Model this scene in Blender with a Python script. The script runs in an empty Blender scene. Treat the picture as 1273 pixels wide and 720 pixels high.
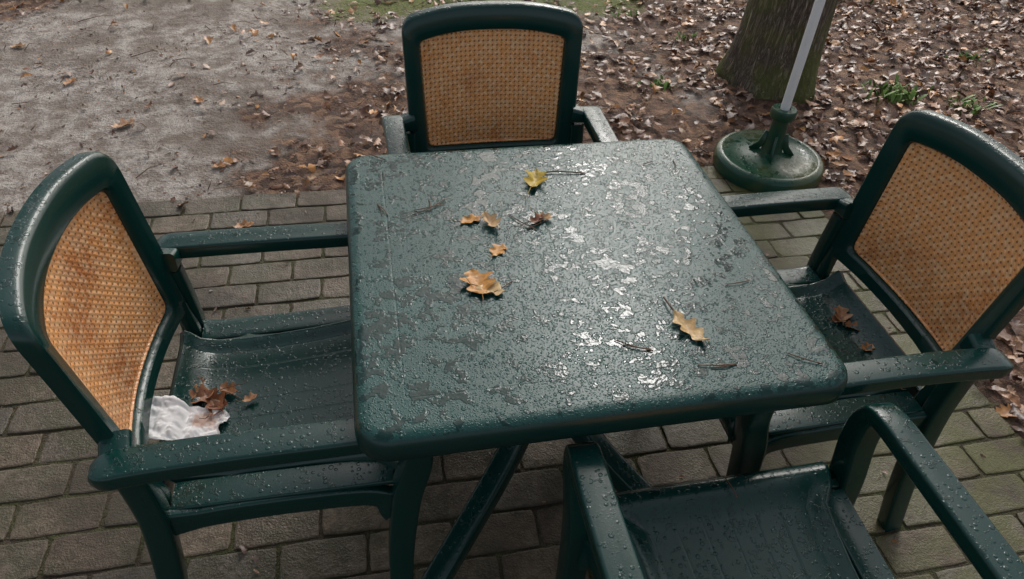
import bpy, bmesh, numpy as np, random
from math import *
from mathutils import Vector, Matrix
from mathutils import noise as mn
random.seed(3); rng=np.random.default_rng(7)
sc=bpy.context.scene
sc.view_settings.view_transform='Standard'; sc.view_settings.look='None'; sc.view_settings.exposure=0

# ------------------------------------------------------------ helpers
def link(o,parent=None):
    sc.collection.objects.link(o)
    if parent: o.parent=parent
    return o
def mesh_obj(name,verts,faces,mat=None,parent=None,smooth=True,col=None):
    me=bpy.data.meshes.new(name)
    if isinstance(verts,np.ndarray) and isinstance(faces,np.ndarray):
        nv=len(verts); nf,k=faces.shape
        me.vertices.add(nv); me.vertices.foreach_set('co',verts.astype(np.float32).ravel())
        me.loops.add(nf*k); me.loops.foreach_set('vertex_index',faces.astype(np.int32).ravel())
        me.polygons.add(nf)
        me.polygons.foreach_set('loop_start',np.arange(0,nf*k,k,dtype=np.int32))
        me.update(calc_edges=True)
    else:
        me.from_pydata([tuple(v) for v in verts],[],[tuple(f) for f in faces]); me.update()
    me.polygons.foreach_set('use_smooth',[smooth]*len(me.polygons))
    if col is not None:
        a=me.color_attributes.new('col','FLOAT_COLOR','POINT')
        c=np.ones((len(me.vertices),4),np.float32); c[:,:col.shape[1]]=col
        a.data.foreach_set('color',c.ravel())
    if mat: me.materials.append(mat)
    me.validate()
    return link(bpy.data.objects.new(name,me),parent)
def recalc(o):
    bm=bmesh.new(); bm.from_mesh(o.data); bmesh.ops.recalc_face_normals(bm,faces=bm.faces); bm.to_mesh(o.data); bm.free()
def sharp(o,ang=35):
    try: o.data.set_sharp_from_angle(angle=radians(ang))
    except Exception: pass
def empty(name,loc=(0,0,0),rz=0):
    e=bpy.data.objects.new(name,None); e.location=loc; e.rotation_euler=(0,0,rz); e.empty_display_size=.1
    return link(e)
def rrect(w,h,r,n=3):
    pts=[]
    for cx,cy,a0 in ((w/2-r,h/2-r,0),(-w/2+r,h/2-r,90),(-w/2+r,-h/2+r,180),(w/2-r,-h/2+r,270)):
        for i in range(n+1):
            a=radians(a0+90*i/n); pts.append((cx+r*cos(a),cy+r*sin(a)))
    return pts
def catmull(P,n=6):
    P=[Vector(p) for p in P]; out=[]
    Q=[P[0]*2-P[1]]+P+[P[-1]*2-P[-2]]
    for i in range(1,len(Q)-2):
        a,b,c,d=Q[i-1:i+3]
        for k in range(n):
            t=k/n
            out.append(.5*((2*b)+(c-a)*t+(2*a-5*b+4*c-d)*t*t+(3*b-a-3*c+d)*t**3))
    out.append(P[-1]); return out
def sweep(path,W,H,side=Vector((0,1,0)),r=.008,seg=3):
    path=[Vector(p) for p in path]; V=[];F=[]; n=len(path); m=None
    for i,p in enumerate(path):
        t=(path[min(i+1,n-1)]-path[max(i-1,0)]).normalized()
        s=(side-t*side.dot(t)).normalized(); u=t.cross(s)
        w=W[i] if hasattr(W,'__len__') else W; h=H[i] if hasattr(H,'__len__') else H
        sec=rrect(w,h,min(r,w*.45,h*.45),seg); m=len(sec)
        for a,b in sec: V.append(p+s*a+u*b)
    for i in range(n-1):
        for j in range(m):
            F.append((i*m+j,i*m+(j+1)%m,(i+1)*m+(j+1)%m,(i+1)*m+j))
    F.append(tuple(range(m))[::-1]); F.append(tuple((n-1)*m+j for j in range(m)))
    return V,F
def tube(path,R,m=10):
    path=[Vector(p) for p in path]; V=[];F=[]; n=len(path)
    for i,p in enumerate(path):
        t=(path[min(i+1,n-1)]-path[max(i-1,0)]).normalized()
        ref=Vector((1,0,0)) if abs(t.x)<.8 else Vector((0,1,0))
        s=t.cross(ref).normalized(); u=t.cross(s)
        rr=R[i] if hasattr(R,'__len__') else R
        for j in range(m):
            a=2*pi*j/m; V.append(p+s*rr*cos(a)+u*rr*sin(a))
    for i in range(n-1):
        for j in range(m): F.append((i*m+j,i*m+(j+1)%m,(i+1)*m+(j+1)%m,(i+1)*m+j))
    F.append(tuple(range(m))[::-1]); F.append(tuple((n-1)*m+j for j in range(m)))
    return V,F
def join(*parts):
    V=[];F=[]
    for v,f in parts:
        o=len(V); V+=list(v); F+=[tuple(i+o for i in q) for q in f]
    return V,F
def lathe(prof,m=48,c=(0,0)):
    V=[];F=[]
    for r,z in prof:
        for j in range(m):
            a=2*pi*j/m; V.append((c[0]+r*cos(a),c[1]+r*sin(a),z))
    n=len(prof)
    for i in range(n-1):
        for j in range(m): F.append((i*m+j,i*m+(j+1)%m,(i+1)*m+(j+1)%m,(i+1)*m+j))
    F.append(tuple((n-1)*m+j for j in range(m)))
    return V,F

# ------------------------------------------------------------ node helper
class NT:
    def __init__(s,name):
        s.mat=bpy.data.materials.new(name); s.mat.use_nodes=True; s.t=s.mat.node_tree; s.t.nodes.clear()
        s.out=s.n('ShaderNodeOutputMaterial'); s.b=s.n('ShaderNodeBsdfPrincipled'); s.l(s.b.outputs[0],s.out.inputs[0])
    def n(s,t,**k):
        x=s.t.nodes.new(t)
        for a,b in k.items(): setattr(x,a,b)
        return x
    def l(s,a,b): s.t.links.new(a,b)
    def inp(s,sock,v):
        if isinstance(v,bpy.types.NodeSocket): s.l(v,sock)
        else: sock.default_value=v
    def math(s,op,a,b=None,c=None,clamp=False):
        x=s.n('ShaderNodeMath',operation=op,use_clamp=clamp); s.inp(x.inputs[0],a)
        if b is not None: s.inp(x.inputs[1],b)
        if c is not None: s.inp(x.inputs[2],c)
        return x.outputs[0]
    def noise(s,vec,scale,detail=3,rough=.55,dist=0,w=None):
        x=s.n('ShaderNodeTexNoise')
        if w is not None: x.noise_dimensions='4D'; s.inp(x.inputs['W'],w)
        x.inputs['Scale'].default_value=scale; x.inputs['Detail'].default_value=detail
        x.inputs['Roughness'].default_value=rough; x.inputs['Distortion'].default_value=dist
        if vec: s.l(vec,x.inputs['Vector'])
        return x.outputs['Fac']
    def vor(s,vec,scale,feature='F1',out='Distance',rnd=1):
        x=s.n('ShaderNodeTexVoronoi',feature=feature); x.inputs['Scale'].default_value=scale; x.inputs['Randomness'].default_value=rnd
        if vec: s.l(vec,x.inputs['Vector'])
        return x.outputs[out]
    def ramp(s,fac,stops):
        x=s.n('ShaderNodeValToRGB'); e=x.color_ramp.elements
        while len(e)<len(stops): e.new(.5)
        for i,(p,c) in enumerate(stops):
            e[i].position=p; e[i].color=(c,c,c,1) if isinstance(c,(int,float)) else (*c,1)
        s.inp(x.inputs[0],fac); return x.outputs[0]
    def ss(s,v,a,b,lo=0,hi=1):
        x=s.n('ShaderNodeMapRange',interpolation_type='SMOOTHSTEP'); s.inp(x.inputs[0],v)
        x.inputs[1].default_value=a;x.inputs[2].default_value=b;x.inputs[3].default_value=lo;x.inputs[4].default_value=hi
        return x.outputs[0]
    def mix(s,f,a,b,mode='MIX'):
        x=s.n('ShaderNodeMix',data_type='RGBA',blend_type=mode); s.inp(x.inputs[0],f)
        s.inp(x.inputs[6],a if isinstance(a,bpy.types.NodeSocket) else (*a,1)); s.inp(x.inputs[7],b if isinstance(b,bpy.types.NodeSocket) else (*b,1))
        return x.outputs[2]
    def bump(s,h,dist,strength=1,prev=None):
        x=s.n('ShaderNodeBump'); x.inputs['Distance'].default_value=dist; x.inputs['Strength'].default_value=strength
        s.inp(x.inputs['Height'],h)
        if prev: s.l(prev,x.inputs['Normal'])
        return x.outputs[0]
    def coord(s,w='Object'): return s.n('ShaderNodeTexCoord').outputs[w]
    def attr(s,name='col'):
        return s.n('ShaderNodeAttribute',attribute_name=name)
    def set(s,**k):
        for a,v in k.items():
            nm={'base':'Base Color','rough':'Roughness','normal':'Normal','spec':'Specular IOR Level','coat':'Coat Weight','coatr':'Coat Roughness'}[a]
            if nm=='Base Color' and isinstance(v,tuple): v=(*v,1)
            s.inp(s.b.inputs[nm],v)

# ------------------------------------------------------------ materials
def plastic(name,film_amt,base,bead,drops=1.0,fscale=30,thr=.52,r_dry=.30,r_wet=.17,mud=None,bd=.0014,undul=.25,small=.42,fspec=.5,vs=118):
    m=NT(name); co=m.coord()
    nrm=m.n('ShaderNodeNewGeometry').outputs['Normal']; sx=m.n('ShaderNodeSeparateXYZ'); m.l(nrm,sx.inputs[0])
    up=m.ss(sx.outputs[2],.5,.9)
    big=m.noise(co,4,3,.6)
    film=m.noise(co,fscale,3.5,.62,.2)
    th=m.math('ADD',film,m.math('MULTIPLY',m.math('SUBTRACT',big,.5),.4))
    fm=m.math('MULTIPLY',m.ss(th,thr,thr+.06),up)
    v=m.n('ShaderNodeTexVoronoi'); v.inputs['Scale'].default_value=vs; m.l(co,v.inputs['Vector'])
    sc_=m.n('ShaderNodeSeparateColor'); m.l(v.outputs['Color'],sc_.inputs[0])
    rad=m.math('MULTIPLY',m.math('POWER',sc_.outputs[0],1.4),.54)
    drop=m.ss(m.math('SUBTRACT',rad,v.outputs['Distance']),0,.20)
    v2=m.vor(co,260); drop2=m.ss(v2,.48,.08)
    beads=m.math('MAXIMUM',drop,m.math('MULTIPLY',drop2,small))
    beads=m.math('MULTIPLY',m.math('MULTIPLY',beads,up),drops)
    und=m.noise(co,95,1.5,.6)
    fh=m.math('MULTIPLY',fm,m.math('ADD',film_amt,m.math('MULTIPLY',und,undul)))
    h=m.math('MAXIMUM',fh,m.math('MULTIPLY',beads,m.math('SUBTRACT',1,m.math('MULTIPLY',fm,.6))))
    wet=m.ss(h,.05,.3)
    dust=m.math('MULTIPLY',m.ss(big,.35,.70),up)
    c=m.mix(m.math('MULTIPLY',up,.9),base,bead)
    c=m.mix(m.math('MULTIPLY',dust,.15),c,tuple(x*2.2 for x in bead))
    c=m.mix(m.math('MULTIPLY',fm,.9),c,tuple(x*.8 for x in base))
    if mud: c=m.mix(m.ss(big,.45,.62),c,mud)
    m.set(base=c,rough=m.ss(wet,0,1,r_dry,r_wet),normal=m.bump(h,bd,1),spec=m.ss(fm,0,1,.5,fspec))
    return m.mat
M_green=plastic('green_plastic',.15,(.0035,.038,.031),(.0045,.042,.035),drops=.5,fscale=60,thr=.56,r_dry=.22,r_wet=.16,small=.10,vs=95)
M_table=plastic('green_plastic_wet',.16,(.003,.034,.029),(.009,.068,.058),drops=.85,fscale=34,thr=.520,r_dry=.32,r_wet=.14,bd=.0015,undul=.50,fspec=.42)
M_base=plastic('green_base',.2,(.010,.065,.04),(.015,.075,.04),drops=.5,mud=(.07,.095,.035))

def cane():
    m=NT('cane_weave'); uv=m.coord('Object'); oi=m.n('ShaderNodeObjectInfo'); w=m.math('MULTIPLY',oi.outputs['Random'],20)
    s=m.n('ShaderNodeSeparateXYZ'); m.l(uv,s.inputs[0])
    P=.0128; K=2*pi/P
    sy=m.math('SINE',m.math('MULTIPLY',s.outputs[1],K)); sz=m.math('SINE',m.math('MULTIPLY',s.outputs[2],K))
    prod=m.math('MULTIPLY',m.math('ADD',sy,1),m.math('ADD',sz,1))
    st2=m.noise(uv,60,3,.6)
    hole=m.ss(m.math('ADD',prod,m.math('MULTIPLY',m.math('SUBTRACT',st2,.5),1.2)),2.2,3.4)
    sy2=m.math('SINE',m.math('MULTIPLY',s.outputs[1],K/2)); sz2=m.math('SINE',m.math('MULTIPLY',s.outputs[2],K/2))
    wv=m.math('MULTIPLY',sy2,sz2)
    d1=m.math('SINE',m.math('MULTIPLY',m.math('ADD',s.outputs[1],s.outputs[2]),K))
    hgt=m.math('ADD',m.math('MULTIPLY',wv,.5),m.math('MULTIPLY',d1,.25)); hgt=m.math('SUBTRACT',hgt,hole)
    st=m.noise(uv,6,4,.65,w=w)
    c=m.mix(m.ss(st,.47,.72),(.96,.44,.16),(.56,.20,.06))
    c=m.mix(m.math('MULTIPLY',m.ss(st2,.42,.65),.5),c,(.97,.68,.40))
    c=m.mix(m.math('MULTIPLY',hole,.82),c,(.24,.065,.018))
    m.set(base=c,rough=m.math('ADD',m.math('MULTIPLY',st2,.25),.16),normal=m.bump(hgt,.0016,1),spec=.5)
    return m.mat
M_cane=cane()

def simple_attr(name,rough,bs=60,bd=.001,var=.5,spec=.4):
    m=NT(name); a=m.attr().outputs['Color']; co=m.coord()
    n=m.noise(co,bs,2,.6)
    c=m.mix(m.math('MULTIPLY',m.ss(n,.35,.7),var),a,m.mix(1,a,(.45,.42,.4),'MULTIPLY'))
    m.set(base=c,rough=rough,normal=m.bump(n,bd),spec=spec); return m.mat
M_leaf=simple_attr('fallen_leaf',.42,90,.001,.6,.5)

def paver():
    m=NT('concrete_paver'); a=m.attr().outputs['Color']; co=m.coord()
    n1=m.noise(co,2.2,4,.6); n2=m.noise(co,38,4,.7); n3=m.noise(co,200,2,.6); n4=m.noise(co,7,5,.72)
    c=m.mix(m.ss(n2,.35,.7),a,m.mix(1,a,(.5,.48,.44),'MULTIPLY'))
    c=m.mix(m.math('MULTIPLY',m.ss(n4,.42,.60),.75),c,(.066,.060,.028))
    c=m.mix(m.math('MULTIPLY',m.ss(n3,.56,.7),.5),c,(.23,.195,.145))
    c=m.mix(m.math('MULTIPLY',m.ss(n1,.46,.62),.65),c,(.055,.041,.028))
    s=m.n('ShaderNodeSeparateXYZ'); m.l(co,s.inputs[0])
    right=m.math('MULTIPLY',m.ss(s.outputs[0],.3,1.2),m.ss(n4,.3,.6))
    c=m.mix(m.math('MULTIPLY',right,.65),c,(.13,.135,.040))
    h=m.math('ADD',n2,m.math('MULTIPLY',n3,.6))
    m.set(base=c,rough=m.ss(n1,.35,.65,.32,.65),normal=m.bump(h,.005,.9),spec=.4); return m.mat
M_pav=paver()

def ground():
    m=NT('forest_ground'); a=m.attr(); s=m.n('ShaderNodeSeparateColor'); m.l(a.outputs['Color'],s.inputs[0])
    co=m.coord(); n1=m.noise(co,1.8,5,.65); n2=m.noise(co,11,5,.7); n3=m.noise(co,90,3,.7); v=m.vor(co,26,out='Color')
    sand=m.mix(m.ss(n2,.38,.62),(.25,.205,.17),(.50,.45,.40))
    sand=m.mix(m.math('MULTIPLY',m.ss(n1,.45,.58),.75),sand,(.18,.14,.11))
    sand=m.mix(m.math('MULTIPLY',m.ss(n3,.52,.7),.6),sand,(.17,.135,.105))
    sv=m.n('ShaderNodeSeparateColor'); m.l(v,sv.inputs[0])
    lit=m.ramp(sv.outputs[0],[(0,(.06,.035,.022)),(.35,(.16,.085,.055)),(.7,(.26,.15,.09)),(1,(.34,.20,.12))])
    lit=m.mix(m.ss(n2,.4,.7),lit,(.08,.05,.037))
    c=m.mix(m.ss(m.math('ADD',s.outputs[0],m.math('MULTIPLY',m.math('SUBTRACT',n1,.5),2.0)),.45,.85),sand,lit)
    moss=m.mix(m.ss(n3,.3,.7),(.07,.09,.02),(.20,.22,.05))
    c=m.mix(m.ss(m.math('ADD',s.outputs[1],m.math('MULTIPLY',m.math('SUBTRACT',n2,.5),1.4)),.4,.8),c,moss)
    c=m.mix(s.outputs[2],c,m.mix(m.ss(n2,.4,.6),(.065,.050,.033),(.075,.078,.031)))
    h=m.math('ADD',n2,m.math('MULTIPLY',n3,.45))
    m.set(base=c,rough=.8,normal=m.bump(h,.03,.9),spec=.3); return m.mat
M_ground=ground()

def bark():
    m=NT('oak_bark'); co=m.coord(); mp=m.n('ShaderNodeMapping'); mp.inputs['Scale'].default_value=(1,1,.14); m.l(co,mp.inputs[0])
    n=m.noise(mp.outputs[0],38,5,.7,1.2); n3=m.noise(co,60,3,.7); n2=m.noise(co,3,3,.6)
    s=m.n('ShaderNodeSeparateXYZ'); m.l(co,s.inputs[0])
    rid=m.math('SUBTRACT',1,m.math('MULTIPLY',m.math('ABSOLUTE',m.math('SUBTRACT',n,.5)),7),clamp=True)
    h=m.math('SUBTRACT',m.math('MULTIPLY',n3,.5),rid)
    c=m.mix(m.ss(rid,.2,.95),(.48,.40,.31),(.13,.10,.075))
    c=m.mix(m.math('MULTIPLY',m.ss(n3,.5,.7),.5),c,(.28,.23,.175))
    mossf=m.math('MULTIPLY',m.ss(s.outputs[2],1.4,.0),m.ss(n2,.36,.56))
    c=m.mix(m.math('MULTIPLY',mossf,.7),c,(.21,.25,.055))
    m.set(base=c,rough=.85,normal=m.bump(h,.014,1),spec=.3); return m.mat
M_bark=bark()
def flat(name,c,rough=.5,ns=40,bd=.0005,c2=None,spec=.5,lo=.4,hi=.7):
    m=NT(name); co=m.coord(); n=m.noise(co,ns,3,.6)
    m.set(base=m.mix(m.ss(n,lo,hi),c,c2 or tuple(x*.7 for x in c)),rough=rough,normal=m.bump(n,bd),spec=spec); return m.mat
M_pole=flat('white_pole',(.94,.95,.95),.35,14,.0002,(.88,.90,.89))
M_foliage=simple_attr('foliage',.5,10,.001,.2)
M_twig=flat('twig',(.16,.085,.045),.6,200)
M_paper=flat('paper_white',(.86,.85,.83),.6,22,.001,(.70,.66,.60))

# ------------------------------------------------------------ camera
cam=bpy.data.cameras.new('camera'); co_=bpy.data.objects.new('camera',cam); link(co_)
cp=np.array([-.359,-1.0954,1.6106]); pi_,ya,ro=radians(-41.2483),radians(13.3969),radians(3.6309); Fpx=885.27
Fv=np.array([sin(ya)*cos(pi_),cos(ya)*cos(pi_),sin(pi_)]); Rv=np.cross(Fv,[0,0,1.]);Rv/=np.linalg.norm(Rv);Uv=np.cross(Rv,Fv)
R2=cos(ro)*Rv+sin(ro)*Uv; U2=-sin(ro)*Rv+cos(ro)*Uv
M=Matrix([[R2[0],U2[0],-Fv[0],cp[0]],[R2[1],U2[1],-Fv[1],cp[1]],[R2[2],U2[2],-Fv[2],cp[2]],[0,0,0,1]])
co_.matrix_world=M; cam.sensor_width=36; cam.lens=Fpx/1273*36; cam.clip_start=.02; cam.clip_end=500
sc.camera=co_

# ------------------------------------------------------------ world & sun
SUN_AZ,SUN_EL=radians(24),radians(39)
w=bpy.data.worlds.new('World'); sc.world=w; w.use_nodes=True; nt=w.node_tree; nt.nodes.clear()
o=nt.nodes.new('ShaderNodeOutputWorld'); bg=nt.nodes.new('ShaderNodeBackground'); sk=nt.nodes.new('ShaderNodeTexSky'); hs=nt.nodes.new('ShaderNodeHueSaturation')
sk.sky_type='NISHITA'; sk.sun_disc=False; sk.sun_elevation=SUN_EL; sk.sun_rotation=SUN_AZ; sk.dust_density=5
hs.inputs['Saturation'].default_value=.42
nt.links.new(sk.outputs[0],hs.inputs['Color']); nt.links.new(hs.outputs[0],bg.inputs[0]); nt.links.new(bg.outputs[0],o.inputs[0]); bg.inputs[1].default_value=.15
sd=Vector((sin(SUN_AZ)*cos(SUN_EL),cos(SUN_AZ)*cos(SUN_EL),sin(SUN_EL)))
sl=bpy.data.lights.new('sun','SUN'); sl.energy=2.2; sl.angle=radians(18); sl.color=(1,.98,.95)
so=bpy.data.objects.new('sun',sl); link(so); so.rotation_euler=(-sd).to_track_quat('-Z','Y').to_euler()

# ------------------------------------------------------------ ground
PX1,PY1=1.41,1.385
def sst(x,a,b):
    t=np.clip((x-a)/(b-a),0,1); return t*t*(3-2*t)
def litter(x,y):
    wob=.35*mn.noise((x*1.5,y*1.5,4))+.25*mn.noise((x*5,y*5,2))
    d=float(sst(x+wob,-1.2,-.4))
    if x<1.3 and y>1.7: d*=1-.35*float(sst(y,1.7,2.6))
    d=max(d,.85*float(sst(-x,1.6,2.4)*sst(y+wob,2.9,3.5)))
    if y<PY1 and x>PX1: d=1
    return d
def mossf(x,y):
    return float(max(sst(y,2.85,3.3)*sst(x,-.9,-.4)*(1-sst(x,1.3,1.7))*.75, .35*max(0,1-hypot(x-1.72,y-2.13)/.6), .3*max(0,mn.noise((x*1.4,y*1.4,40)))*sst(x,1.3,1.8)))
g=lambda a,b,n:np.linspace(a,b,n)
xs=np.unique(np.concatenate([[-200,-80,-40,-20,-12,-8],g(-6,7,200),[9,12,20,40,80,200]]))
ys=np.unique(np.concatenate([[-200,-80,-40,-20,-10,-6],g(-4,7,170),[9,12,20,40,80,200]]))
nx,ny=len(xs),len(ys); V=np.zeros((nx*ny,3)); C=np.zeros((nx*ny,3))
def gz(x,y):
    dpat=max(x-PX1,y-PY1); far=min(1,max(0,dpat/.5))
    return -.0045 if dpat<0 else -.0045+far*(.010+.02*mn.noise((x*1.3,y*1.3,0)))+.012*mn.noise((x*6,y*6,3))*far
for j,y in enumerate(ys):
    for i,x in enumerate(xs):
        k=j*nx+i
        V[k]=(x,y,gz(x,y)); C[k]=(litter(x,y),mossf(x,y),1. if max(x-PX1,y-PY1)<-.01 else 0.)
I=np.arange((nx-1)*(ny-1)); a=(I//(nx-1))*nx+I%(nx-1)
mesh_obj('ground',V,np.stack([a,a+1,a+nx+1,a+nx],1),M_ground,col=C)

# ------------------------------------------------------------ patio
def pavers():
    V=[];F=[];C=[]
    L,Wd,J=.205,.106,.003
    y=PY1; row=0
    while y>-2.6:
        xx=PX1+random.gauss(0,.003); first=True
        while xx>-4.2:
            l=L*.5 if (first and row%2) else L
            first=False
            cx,cy=xx-l/2,y-Wd/2; hw,hh=l/2-random.uniform(0,.0015),Wd/2-random.uniform(0,.0015); rz=random.gauss(0,.009); tx,ty=random.gauss(0,.010),random.gauss(0,.010)
            z0=random.gauss(0,.0015); o=len(V); bv=.003; nn=5; out=[]
            for (ax,ay),(bx_,by_) in (((1,1),(-1,1)),((-1,1),(-1,-1)),((-1,-1),(1,-1)),((1,-1),(1,1))):
                for k in range(nn): out.append((ax+(bx_-ax)*k/nn,ay+(by_-ay)*k/nn))
            jit=[random.uniform(0,.003) for _ in out]
            for (ins,dz) in ((0,-.03),(0,-bv),(bv*.35,-bv*.35),(bv*1.6,0)):
                for (qx,qy),jt in zip(out,jit):
                    cut=.003 if abs(qx)>.99 and abs(qy)>.99 else 0
                    px=qx*(hw-ins-jt-cut); py=qy*(hh-ins-jt-cut)
                    V.append((cx+px*cos(rz)-py*sin(rz),cy+px*sin(rz)+py*cos(rz),z0+dz+px*tx+py*ty))
            mm=len(out)
            for k in range(3):
                for j in range(mm): F.append((o+k*mm+j,o+k*mm+(j+1)%mm,o+(k+1)*mm+(j+1)%mm,o+(k+1)*mm+j))
            F.append(tuple(o+3*mm+j for j in range(mm)))
            b=random.uniform(.7,1.15); t=random.uniform(-.006,.020)
            C+=[(.170*b+t,.138*b,.100*b-t*.6)]*(4*mm)
            xx-=l+J
        y-=Wd+J; row+=1
    mesh_obj('patio_paving',V,F,M_pav,smooth=False,col=np.array(C))
pavers()

# ------------------------------------------------------------ leaves
ST=np.array([0,.16,.30,.42,.56,.68,.84,1.0]); WW=np.array([.015,.10,.24,.12,.33,.16,.22,.02])
WW2=np.array([.015,.18,.27,.22,.30,.20,.16,.02])
PAL=np.array([(.38,.18,.085),(.27,.14,.09),(.46,.25,.14),(.18,.095,.065),(.50,.31,.19),(.33,.21,.15),(.58,.27,.085),(.22,.135,.105),(.42,.28,.21)])
def leaves_mesh(name,pos,size,mat,cols,tilt=.35,curl=.5,parent=None):
    n=len(pos); S=len(ST); V=np.zeros((n,S*3,3))
    w=np.where(rng.random((n,1))<.6,WW[None],WW2[None])*rng.uniform(.75,1.2,(n,1))*rng.uniform(.8,1.2,(n,S))
    t=np.tile(ST[None],(n,1))-.5
    k1=rng.normal(0,curl,(n,1)); k2=rng.normal(.15,curl,(n,1)); k3=rng.normal(0,.25,(n,1))
    z0=k1*t*t
    for q,sgn in enumerate((-1,0,1)):
        V[:,q::3,0]=t+abs(sgn)*.05; V[:,q::3,1]=sgn*w+k3*t*t; V[:,q::3,2]=z0+(k2*w if sgn else 0)+(rng.normal(0,.03,(n,S)) if sgn else 0)
    V*=size[:,None,None]
    yw=rng.uniform(0,2*pi,n); p=rng.normal(0,tilt,n); r=rng.normal(0,tilt,n)
    def R(ax,a):
        c,s=np.cos(a),np.sin(a); M=np.zeros((n,3,3)); M[:,ax,ax]=1; b,d=[i for i in range(3) if i!=ax]
        M[:,b,b]=c;M[:,d,d]=c;M[:,b,d]=-s;M[:,d,b]=s; return M
    M=R(2,yw)@R(1,p)@R(0,r); V=np.einsum('nij,nkj->nki',M,V)
    V[:,:,2]-=V[:,:,2].min(1,keepdims=True)*.8
    V+=pos[:,None,:]
    a=np.arange(S-1)*3; fq=np.concatenate([np.stack([a,a+3,a+4,a+1],1),np.stack([a+1,a+4,a+5,a+2],1)])
    F=(fq[None]+(np.arange(n)*S*3)[:,None,None]).reshape(-1,4)
    return mesh_obj(name,V.reshape(-1,3),F,mat,col=np.repeat(cols,S*3,axis=0),parent=parent)
P=[]
def trydens(x,y):
    if x<PX1 and y<PY1:
        e=max(x-PX1,y-PY1); return .16*exp(e/.06)+.004
    d=litter(x,y)
    if x<1.3: d*=max(.08,.70+1.2*mn.noise((x*2.4,y*2.4,9)))
    else: d*=max(.6,1.05+.6*mn.noise((x*1.9,y*1.9,15)))
    return max(d,.04+.2*max(0,mn.noise((x*1.7,y*1.7,22))))
while len(P)<18000:
    x=random.uniform(-4.5,6); y=random.uniform(-2.5,5.5)
    if random.random()<trydens(x,y) and hypot(x-1.72,y-2.13)>.22:
        P.append((x,y,gz(x,y)+random.uniform(0,.018) if not(x<PX1 and y<PY1) else .002))
P=np.array(P); n=len(P)
cols=PAL[rng.integers(0,len(PAL),n)]*rng.uniform(.6,1.25,(n,1))
sz=rng.uniform(.035,.08,n); ins=(P[:,0]<-.3)|((P[:,0]<PX1)&(P[:,1]<PY1)); sz[ins]*=rng.uniform(.4,1,ins.sum())
leaves_mesh('fallen_leaves',P,sz,M_leaf,cols,tilt=.25,curl=.5)
P=[]
while len(P)<5000:
    x=random.uniform(-4.5,1.3); y=random.uniform(-1.5,5)
    ok=(mn.noise((x*3,y*3,1))+.25>random.random()*.8) if y>PY1-.05 else random.random()<.06
    if ok: P.append((x,y,gz(x,y)+.001 if y>PY1 else .002))
P=np.array(P); n=len(P); cols=PAL[rng.integers(0,len(PAL),n)]*rng.uniform(.3,1.0,(n,1))
leaves_mesh('leaf_debris',P,rng.uniform(.006,.022,n),M_leaf,cols,tilt=.3,curl=.4)
parts=[]
for i in range(420):
    x=random.uniform(-3,4.5); y=random.uniform(1.4,4.5)
    if random.random()>.2+litter(x,y)*.6: continue
    a=random.uniform(0,pi); l=random.uniform(.04,.2); b=random.gauss(0,.02); z=gz(x,y)
    parts.append(tube([(x,y,z+.008),(x+cos(a)*l/2-b*sin(a),y+sin(a)*l/2+b*cos(a),z+.018),(x+cos(a)*l,y+sin(a)*l,z+.01)],[.002,.0016,.0008],5))
v,f=join(*parts); mesh_obj('fallen_twigs',v,f,M_twig)

# ------------------------------------------------------------ table
def table():
    T=empty('garden_table',(0,0,0)); h=.4262; Rr=.055
    def ring(ins,z):
        r=max(.008,Rr-ins*.8); out=[]
        for cx,cy,a0 in ((1,1,0),(-1,1,90),(-1,-1,180),(1,-1,270)):
            for i in range(9):
                a=radians(a0+90*i/8); out.append((cx*(h-ins-r)+r*cos(a),cy*(h-ins-r)+r*sin(a),z))
        return out
    prof=[(.03,.690),(.012,.672),(.004,.668),(.0,.672),(-.001,.690),(.0,.702),(.003,.711),(.009,.717),(.017,.7198),(.024,.7203),(.030,.7203),(.080,.7203),(.0815,.7203),(.083,.7199),(.0845,.7203),(.086,.7203),(.10,.7203),(.14,.7203)]
    V=[];F=[]
    for a in prof: V+=ring(*a)
    m=36
    for i in range(len(prof)-1):
        for j in range(m): F.append((i*m+j,i*m+(j+1)%m,(i+1)*m+(j+1)%m,(i+1)*m+j))
    F.append(tuple((len(prof)-1)*m+j for j in range(m))); F.append(tuple(range(m))[::-1])
    o=mesh_obj('table_top',V,F,M_table,T); sharp(o,50)
    parts=[]
    for sx in (1,-1):
        for sy in (1,-1):
            dd=Vector((sx,sy,0)).normalized(); sd_=Vector((-dd.y,dd.x,0))
            path=catmull([dd*.34+Vector((0,0,.685)),dd*.20+Vector((0,0,.60)),dd*.075+Vector((0,0,.42)),dd*.07+Vector((0,0,.30)),dd*.17+Vector((0,0,.17)),dd*.46+Vector((0,0,.012))],6)
            parts.append(sweep(path,[.055]*len(path),[.06]*len(path),sd_,.012))
    parts.append(sweep([(0,0,.26),(0,0,.48)],.10,.10,Vector((0,1,0)),.02))
    v,f=join(*parts); o=mesh_obj('legs',v,f,M_green,T); sharp(o,50); recalc(o)
table()

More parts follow.
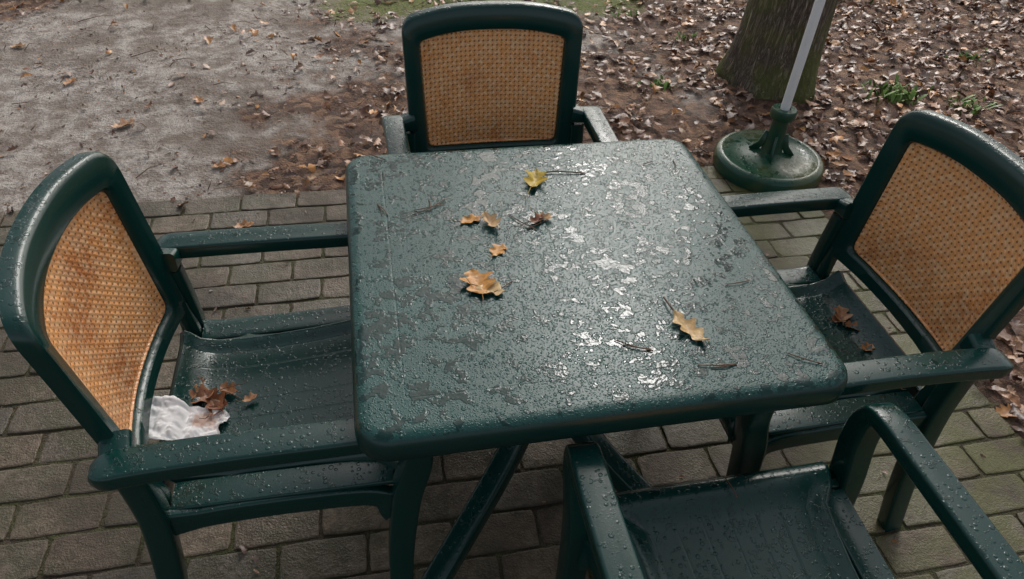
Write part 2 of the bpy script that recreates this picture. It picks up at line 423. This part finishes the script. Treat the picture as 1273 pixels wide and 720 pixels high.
# ------------------------------------------------------------ chair
def polar_outline(pts,c,N):
    P=np.array(pts)-np.array(c); ang=np.arctan2(P[:,1],P[:,0]); r=np.hypot(P[:,0],P[:,1])
    o=np.argsort(ang); ang=ang[o]; r=r[o]
    A=np.linspace(-pi,pi,N,endpoint=False); a3=np.concatenate([ang-2*pi,ang,ang+2*pi]); r3=np.tile(r,3)
    rr=np.interp(A,a3,r3); return np.stack([rr*np.cos(A)+c[0],rr*np.sin(A)+c[1]],1)
def rounded(poly,n=8):
    out=[]; m=len(poly)
    for i in range(m):
        p=np.array(poly[i][:2]); a=np.array(poly[i-1][:2]); b=np.array(poly[(i+1)%m][:2]); r=poly[i][2]
        d1=(a-p)/np.linalg.norm(a-p); d2=(b-p)/np.linalg.norm(b-p)
        A=p+d1*r; B=p+d2*r
        for k in range(n+1):
            t=k/n; out.append((1-t)**2*A+2*t*(1-t)*p+t*t*B)
        nb=np.array(poly[(i+1)%m][:2]); rb=poly[(i+1)%m][2]; E=nb-d2*rb
        for k in range(1,16): out.append(B+(E-B)*k/16)
    return out
def bx(y,z): return float(np.interp(z,[.40,.54,.829,.92],[-.215,-.233,-.273,-.287]))-.042*(1-(y/.24)**2)
def back_parts():
    N=220; c=(0,.69)
    outer=polar_outline(rounded([(.240,.497,.012),(.249,.902,.045),(.12,.920,.07),(-.12,.920,.07),(-.249,.902,.045),(-.240,.497,.012),(0,.486,.1)]),c,N)
    inner=polar_outline(rounded([(.190,.537,.020),(.202,.838,.016),(.10,.853,.06),(-.10,.853,.06),(-.202,.838,.016),(-.190,.537,.020),(0,.522,.12)]),c,N)
    V=[];F=[]
    sec=[(0,-.014),(0,.006),(.05,.013),(.14,.017),(.84,.017),(.94,.013),(1,.004),(1,-.010)]
    for s,d in sec:
        for i in range(N):
            p=outer[i]*(1-s)+inner[i]*s; V.append((bx(*p)+d,p[0],p[1]))
    m=len(sec)
    for k in range(m):
        for i in range(N): F.append((k*N+i,k*N+(i+1)%N,((k+1)%m)*N+(i+1)%N,((k+1)%m)*N+i))
    PV=[];PF=[]; rings=[1.004,.985,.97,.96,.8,.6,.4,.2,.02]; dd=[0,.004,.004,.001,.001,.001,.001,.001,.001]
    cc=np.array(c)
    for s,d in zip(rings,dd):
        for i in range(N):
            p=cc+(inner[i]-cc)*s; PV.append((bx(*p)+d,p[0],p[1]))
    for k in range(len(rings)-1):
        for i in range(N): PF.append((k*N+i,k*N+(i+1)%N,(k+1)*N+(i+1)%N,(k+1)*N+i))
    PF.append(tuple((len(rings)-1)*N+i for i in range(N)))
    return (V,F),(PV,PF)
SEATP=[(.236,.405),(.250,.425),(.256,.448),(.252,.463),(.240,.471),(.222,.471),(.206,.464),(.196,.456),(.17,.450),(.12,.444),(.05,.437),(-.03,.432),(-.10,.430),(-.16,.434),(-.195,.446),(-.212,.466),(-.222,.474),(-.232,.468),(-.234,.43)]
def seat_part():
    ny=241; V=[];F=[]
    for x,z in SEATP:
        hw=float(np.interp(x,[-.23,-.1,.10,.17,.205,.25],[.186,.190,.198,.208,.236,.248]))
        for j in range(ny):
            t=-1+2*j/(ny-1); y=t*hw; e=max(0,abs(t)-.92)/.08
            zz=z+.010*float(sst(abs(t),.74,.93))*(1 if x<.2 and z>.42 else .2)-.03*e*e*(1 if z>.43 else 0)
            if x<.18 and x>-.18 and abs(t)<.86 and j%30==0: zz-=.0007
            V.append((x,y,zz))
    n=len(SEATP)
    for i in range(n-1):
        for j in range(ny-1): F.append((i*ny+j,i*ny+j+1,(i+1)*ny+j+1,(i+1)*ny+j))
    return V,F
def side_part(s):
    za=.629
    A=catmull([(-.262,s*.292,za-.004),(-.20,s*.287,za),(-.05,s*.284,za+.002),(.12,s*.283,za),(.218,s*.281,za-.002),(.244,s*.279,za-.024),(.246,s*.276,za-.09),(.220,s*.272,.42),(.198,s*.275,.20),(.192,s*.285,.0)],6)
    n=len(A); W=[];H=[]
    for i in range(n):
        u=i/(n-1)
        W.append(float(np.interp(u,[0,.02,.06,.5,.62,1],[.034,.050,.060,.056,.050,.042]))); H.append(float(np.interp(u,[0,.02,.05,.45,.6,.75,1],[.020,.030,.034,.034,.046,.055,.046])))
    arm=sweep(A,W,H,Vector((0,1,0)),.007,4)
    rl=catmull([(-.236,s*.248,.60),(-.228,s*.250,.50),(-.228,s*.254,.40),(-.250,s*.264,.2),(-.290,s*.275,0)],5)
    rear=sweep(rl,[.040]*len(rl),[.050]*len(rl),Vector((0,1,0)),.009)
    st=sweep([(-.232,s*.228,.52),(-.218,s*.218,.44),(-.222,s*.222,.39)],.030,.030,Vector((0,1,0)),.008)
    ap=catmull([(-.232,s*.250,.400),(-.10,s*.247,.408),(.05,s*.247,.408),(.16,s*.250,.400),(.205,s*.262,.370)],5)
    apr=sweep(ap,[.022]*len(ap),[float(np.interp(i/(len(ap)-1),[0,.15,.8,1],[.075,.05,.05,.09])) for i in range(len(ap))],Vector((0,1,0)),.006)
    web=sweep([(-.20,s*.216,.430),(.20,s*.225,.438)],[.06,.06],[.012,.012],Vector((0,1,0)),.004)
    conn=sweep([(-.235,s*.228,.63),(-.228,s*.285,.622)],[.05,.05],[.045,.03],Vector((1,0,0)),.01)
    return join(arm,rear,st,apr,web,conn)
(bf,pf)=back_parts()
def mk(name,vf,mat,ang=50):
    o=mesh_obj(name,vf[0],vf[1],mat); recalc(o); sharp(o,ang); return o.data,o
base=[mk('back_frame',bf,M_green,40),mk('cane_panel',pf,M_cane),mk('seat',seat_part(),M_green,60),mk('arm_and_legs',side_part(1),M_green),mk('arm_and_legs',side_part(-1),M_green),
      mk('stretcher',join(sweep([(.216,-.262,.41),(.216,.262,.41)],.02,.07,Vector((1,0,0)),.005),sweep([(-.232,-.25,.405),(-.232,.25,.405)],.02,.06,Vector((1,0,0)),.005)),M_green)]
first=True
for (x,y,rz) in [(-.5755,-.0523,0),(.5636,-.0606,pi),(-.0075,.5039,-pi/2),(.2211,-.6621,pi/2)]:
    e=empty('plastic_armchair',(x,y,0),rz)
    for me,ob in base:
        if first: ob.parent=e
        else: link(bpy.data.objects.new(ob.name.split('.')[0],me),e)
    first=False

# ------------------------------------------------------------ parasol base + pole
B=empty('parasol_base',(1.33,1.335,0))
v,f=lathe([(.228,0),(.232,.012),(.232,.05),(.226,.062),(.212,.070),(.20,.0705),(.195,.067),(.12,.073),(.07,.080),(.045,.090),(.037,.12),(.034,.235),(.034,.240),(.050,.245),(.053,.252),(.053,.278),(.049,.284),(.024,.285),(.0235,.27),(.0,.27)])
o=mesh_obj('weighted_foot',v,f,M_base,B); recalc(o); sharp(o,40)
parts=[]
for k in range(4):
    a=pi/4+.3+k*pi/2; d=Vector((cos(a),sin(a),0)); parts.append(sweep([d*.034+Vector((0,0,.17)),d*.052+Vector((0,0,.11)),d*.085+Vector((0,0,.075))],.010,.03,Vector((-d.y,d.x,0)),.004))
v,f=join(*parts); mesh_obj('ribs',v,f,M_base,B)
Pl=empty('parasol_pole',(1.33,1.335,0)); v,f=lathe([(.019,.27),(.019,2.28),(.014,2.30),(.008,2.31)],24); mesh_obj('tube',v,f,M_pole,Pl)
v,f=lathe([(.012,2.30),(.02,2.32),(.018,2.35),(.006,2.37)],20); mesh_obj('finial',v,f,M_pole,Pl)

# ------------------------------------------------------------ individual leaves, twigs, tissue
def oak_leaf(x,y,z,size,yaw,col,curl=.3,fold=.25,lobes=3.5,wid=.36,seed=0,stem=.35,tilt=0):
    size*=1.25; wid*=1.12; curl*=.7
    r_=random.Random(seed+int(x*1000)); N=30; V=[];C=[]
    k3=r_.gauss(0,.15)
    for i in range(N+1):
        t=i/N; env=wid*(sin(pi*min(1,t**.85))**.7)*(.6+.55*t)
        for q in (-1,-.5,0,.5,1):
            ph=.08*(1 if q>0 else -1)
            ll=.74+.26*cos(2*pi*(lobes*(t+ph*.6)+.1))
            w=env*ll*q+r_.gauss(0,.006)
            V.append(((t-.5)*size,(w+k3*(t-.5)**2)*size,(curl*(t-.5)**2*1.6+fold*abs(w)+.05*sin(9*t+3*q)*abs(q))*size))
            f=1-.35*(abs(q)==1)*r_.random()-.15*(q==0); C.append([c*f for c in col])
    F=[(i*5+j,i*5+5+j,i*5+6+j,i*5+1+j) for i in range(N) for j in range(4)]
    zmin=min(v[2] for v in V)
    p0=Vector(V[2]); st=tube([p0+Vector((.02*size,0,0)),p0+Vector((-stem*.5*size,.03*size,0)),p0+Vector((-stem*size,.10*size,.01))],[.0011,.0009,.0008],6)
    nC=len(st[0]); V,F=join((V,F),st); C+=[[c*.45 for c in col]]*nC
    o=mesh_obj('oak_leaf',V,F,M_leaf,col=np.array(C)); o.location=(x,y,z-zmin+.0008); o.rotation_euler=(tilt,0,yaw)
    return o
Z=.7208
YG=(.72,.50,.05); OR=(.82,.38,.08); TN=(.80,.52,.26); BR=(.30,.12,.06); CR=(.92,.62,.28)
oak_leaf(.00,.25,Z,.062,1.2,YG,.5,.6,2.5,.40,1,stem=.9)
oak_leaf(-.17,.12,Z,.040,.3,OR,.4,.3,2.5,.35,2)
oak_leaf(-.128,.102,Z,.048,1.9,TN,.9,.7,3,.35,3)
oak_leaf(-.13,.012,Z,.036,.9,OR,.3,.2,2.5,.45,4)
oak_leaf(-.185,-.085,Z,.060,1.7,OR,.35,.35,3,.5,5)
oak_leaf(-.165,-.105,Z,.045,-.4,CR,.5,.3,2.5,.4,6)
oak_leaf(-.03,.098,Z,.034,.6,BR,.8,.8,2.5,.35,7,stem=1.2)
oak_leaf(-.012,.108,Z,.032,-.5,TN,.9,.6,2.5,.35,8)
oak_leaf(.172,-.262,Z,.072,1.95,CR,.5,.35,3.5,.26,9,stem=.1)
def twig(pts,r=.0013,name='twig'):
    v,f=tube(catmull(pts,4),r,6); return mesh_obj(name,v,f,M_twig)
z=Z+.0015
twig([(.02,.285,z),(.06,.283,z+.003),(.125,.272,z)],.0018)
twig([(.165,-.225,z),(.158,-.205,z+.006),(.156,-.175,z+.003)],.0018)
for x,y,a,l in [(-.25,.18,.6,.09),(-.25,.185,1.5,.05),(-.25,.18,.25,.07),(-.35,.18,2.0,.05),(-.355,.18,1.7,.04),(.06,-.285,-.55,.07),(.065,-.29,-.35,.05),(.19,-.35,-.1,.07),(.20,-.355,.05,.05),(.32,-.15,.1,.05),(.35,-.36,-.6,.06),(-.35,.40,-.7,.05),(-.06,.10,-.9,.08),(-.03,.09,.5,.06),(-.14,-.10,.6,.05),(.35,.28,1.3,.05),(.29,.30,.3,.03)]:
    dx,dy=cos(a)*l/2,sin(a)*l/2; twig([(x-dx,y-dy,z),(x+dy*.12,y-dx*.12,z+.002),(x+dx,y+dy,z)],.0011)
for k,(x,y,s,a,c) in enumerate([(-.755,-.045,.05,.4,(.50,.24,.12)),(-.725,-.06,.055,2.2,(.36,.16,.08)),(-.775,-.035,.04,1.2,(.65,.35,.17)),(-.715,-.08,.04,1,(.28,.12,.06)),(-.76,.0,.025,2,(.6,.33,.16)),(-.655,-.06,.025,.5,(.65,.36,.18)),(-.70,-.03,.035,2.6,(.5,.25,.12)),
    (.735,-.01,.05,1.2,(.5,.24,.1)),(.745,-.05,.035,2.5,(.42,.19,.08)),(.74,-.12,.03,.3,(.6,.3,.12)),(.735,-.22,.04,1.8,(.6,.27,.09)),(.72,-.02,.03,.2,(.36,.16,.08))]):
    oak_leaf(x,y,.437,s,a,c,.8,.8,2.5,.4,20+k)
for x,y,s,a,c in [(-.85,1.17,.06,.2,(.6,.30,.13)),(-1.42,1.99,.085,.6,(.62,.36,.2)),(-1.13,2.18,.06,2,(.6,.28,.1)),(-1.75,2.45,.06,1,(.62,.3,.12)),(-1.95,1.75,.06,2.6,(.5,.25,.12)),(-.98,1.60,.055,.1,(.65,.33,.13)),(-2.1,2.9,.06,.1,(.62,.35,.15))]:
    oak_leaf(x,y,max(gz(x,y),0)+.002,s,a,c,.6,.5,3,.36,60)
for x,y,a,l in [(-.70,-.03,.3,.07),(-.69,-.05,-.6,.05),(-.79,.01,1.2,.05),(.24,-.44,1.7,.05)]:
    dx,dy=cos(a)*l/2,sin(a)*l/2; zz=.447 if x<0 else .475
    twig([(x-dx,y-dy,zz),(x,y,zz+.004),(x+dx,y+dy,zz)],.001)
N=60; V=[]
sp=sorted([(x,z) for x,z in SEATP if z>=.43 and x>-.224 and x<.2]); sx_,sz_=[a for a,b in sp],[b for a,b in sp]
TX,TY=-.770,-.118
for i in range(N+1):
    for j in range(N+1):
        u,v_=i/N*2-1,j/N*2-1
        a=atan2(v_,u); rad=1+.20*mn.noise((cos(a)*1.6,sin(a)*1.6,2.2))+.10*mn.noise((cos(a)*5,sin(a)*5,5))
        x=u*.066*rad; y=v_*.050*rad-.014*exp(-((u-.05)/.28)**2)*(v_>0)*v_
        base_=float(np.interp(TX+x+.5755,sx_,sz_))
        cr=abs(mn.noise((x*38+3,y*38,1)))*.016+abs(mn.noise((x*85,y*85,4)))*.006
        edge=max(abs(u),abs(v_))**6
        V.append((x,y,base_-.438+.005+cr+.006*edge*mn.noise((x*60,y*60,7))))
F=[(i*(N+1)+j,(i+1)*(N+1)+j,(i+1)*(N+1)+j+1,i*(N+1)+j+1) for i in range(N) for j in range(N)]
mt=NT('stained_tissue'); c_=mt.coord(); n_=mt.noise(c_,45,3,.6); ln=mt.n('ShaderNodeVectorMath',operation='LENGTH'); sb=mt.n('ShaderNodeVectorMath',operation='SUBTRACT'); mt.l(c_,sb.inputs[0]); sb.inputs[1].default_value=(.030,.012,.01); mt.l(sb.outputs[0],ln.inputs[0])
fs=mt.math('MULTIPLY',mt.ss(mt.math('ADD',ln.outputs['Value'],mt.math('MULTIPLY',n_,.05)),.056,.036),.75)
mt.set(base=mt.mix(fs,(.92,.91,.90),(.60,.36,.25)),rough=.9,spec=.2)
o=mesh_obj('crumpled_tissue',V,F,mt.mat); o.location=(TX,TY,.438); o.rotation_euler=(0,0,-.08)
v,f=join(sweep([(1.095,1.83,.03),(1.11,1.835,.036),(1.125,1.832,.031)],.02,.002,Vector((0,1,0)),.0008)); mesh_obj('paper_scrap',v,f,M_paper)
def weed(x,y,s,n,seed):
    r_=random.Random(seed); V=[];F=[];C=[]
    for i in range(n):
        a=r_.uniform(0,2*pi); L=s*r_.uniform(.4,1); bx_,by_=r_.gauss(0,s*.7),r_.gauss(0,s*.5); zz=gz(x+bx_,y+by_); lean=r_.uniform(.2,.9); w=r_.uniform(.004,.010)
        o=len(V)
        for k,t in enumerate((0,.4,.75,1)):
            ww=w*(.5,1,.8,.05)[k]; px=bx_+cos(a)*L*lean*t; py=by_+sin(a)*L*lean*t; pz=zz+L*(t-.4*t*t)
            V+= [(px-sin(a)*ww,py+cos(a)*ww,pz),(px+sin(a)*ww,py-cos(a)*ww,pz)]
        F+=[(o+2*k,o+2*k+1,o+2*k+3,o+2*k+2) for k in range(3)]
        c=r_.uniform(.6,1.3); C+=[(.17*c,.30*c,.06*c)]*8
    ob=mesh_obj('weed_plant',V,F,M_foliage,col=np.array(C)); ob.location=(x,y,0)
weed(2.32,1.9,.10,90,1); weed(1.12,2.15,.06,26,2); weed(2.65,1.75,.08,44,3); weed(2.15,2.6,.07,26,4)
weed(.4,3.2,.06,30,5); weed(2.9,3.4,.16,60,6); weed(2.2,1.55,.05,16,7); weed(1.25,3.1,.06,20,8); weed(1.5,2.75,.05,24,9); weed(3.1,2.3,.07,30,10)

# ------------------------------------------------------------ trees
def tree(x,y,rb,H,seed,crownz,crownr,nleaf,ls=(.11,.2)):
    r_=random.Random(seed); T=empty('oak_tree',(x,y,0))
    nseg=26; m=40 if seed==1 else 14; V=[];F=[]
    zs=[H*(k/nseg)**1.8-.05 for k in range(nseg+1)]
    lx,ly=r_.gauss(0,.02),r_.gauss(0,.02)
    if seed==1: lx,ly=.01,0
    for k,z in enumerate(zs):
        rad=rb*(1+.28*exp(-max(z,0)/.16))*(1-.75*max(z,0)/H)
        for j in range(m):
            a=2*pi*j/m; q=1+.06*mn.noise((cos(a)*2+seed,sin(a)*2,z*1.2))+(.10*sin(5*a+seed)+.05*sin(3*a))*exp(-max(z,0)/.14)
            V.append((rad*q*cos(a)+lx*z,rad*q*sin(a)+ly*z,z))
    for k in range(nseg):
        for j in range(m): F.append((k*m+j,k*m+(j+1)%m,(k+1)*m+(j+1)%m,(k+1)*m+j))
    mesh_obj('trunk',V,F,M_bark,T)
    parts=[]; tips=[]
    for i in range(9):
        z0=crownz*.75+(H-crownz*.75)*r_.random()*.8; a=i*2.4+r_.random(); L=crownr*r_.uniform(.6,1)
        p0=Vector((lx*z0,ly*z0,z0)); p1=p0+Vector((cos(a)*L*.5,sin(a)*L*.5,L*.25)); p2=p0+Vector((cos(a+.3)*L,sin(a+.3)*L,L*.45+r_.random()*.5))
        parts.append(tube(catmull([p0,p1,p2],3),list(np.linspace(rb*.35,.02,7)),6)); tips+=[p1,p2,(p1+p2)/2]
    v,f=join(*parts); mesh_obj('limbs',v,f,M_bark,T)
    rg=np.random.default_rng(seed); cl=[]
    for i in range(45):
        b=tips[r_.randrange(len(tips))]; cl.append(b+Vector((r_.gauss(0,.5),r_.gauss(0,.5),r_.gauss(.2,.5))))
    cl=np.array([tuple(c) for c in cl]); ci=rg.integers(0,len(cl),nleaf); P=cl[ci]+rg.normal(0,.33,(nleaf,3)); shade=rg.uniform(.6,1.3,len(cl))[ci]; n=len(P)
    u=rg.normal(size=(n,3));u/=np.linalg.norm(u,axis=1,keepdims=True); w_=np.cross(u,rg.normal(size=(n,3)));w_/=np.linalg.norm(w_,axis=1,keepdims=True)
    s=rg.uniform(*ls,(n,1)); V=np.stack([P-u*s,P-w_*s*.5,P+u*s,P+w_*s*.5],1).reshape(-1,3)
    F=np.arange(n*4).reshape(-1,4); bc=np.array([(.05,.09,.02),(.08,.11,.025),(.12,.11,.03),(.16,.10,.03)])[rg.integers(0,4,n)]*shade[:,None]
    mesh_obj('crown',V,F,M_foliage,T,smooth=False,col=np.repeat(bc,4,0))
tree(1.745,2.15,.205,9,1,5.5,2.0,900,(.07,.12))
i=2
for (x,y,cz,H,cr,nl) in [(-4.5,9,3,10,2.6,1300),(-1.0,11,3.5,10,2.6,1300),(3.6,8.6,5.2,10,2.6,1800),(8.5,7,3,10,2.6,1300),(11,1,3,10,2.6,1300),(-10,4,3,10,2.6,1300)]:  # unseen trees, added for table reflections; the sunward crown breaks up the sun
    tree(x,y,random.uniform(.13,.2),H,i,cz,cr,nl); i+=1
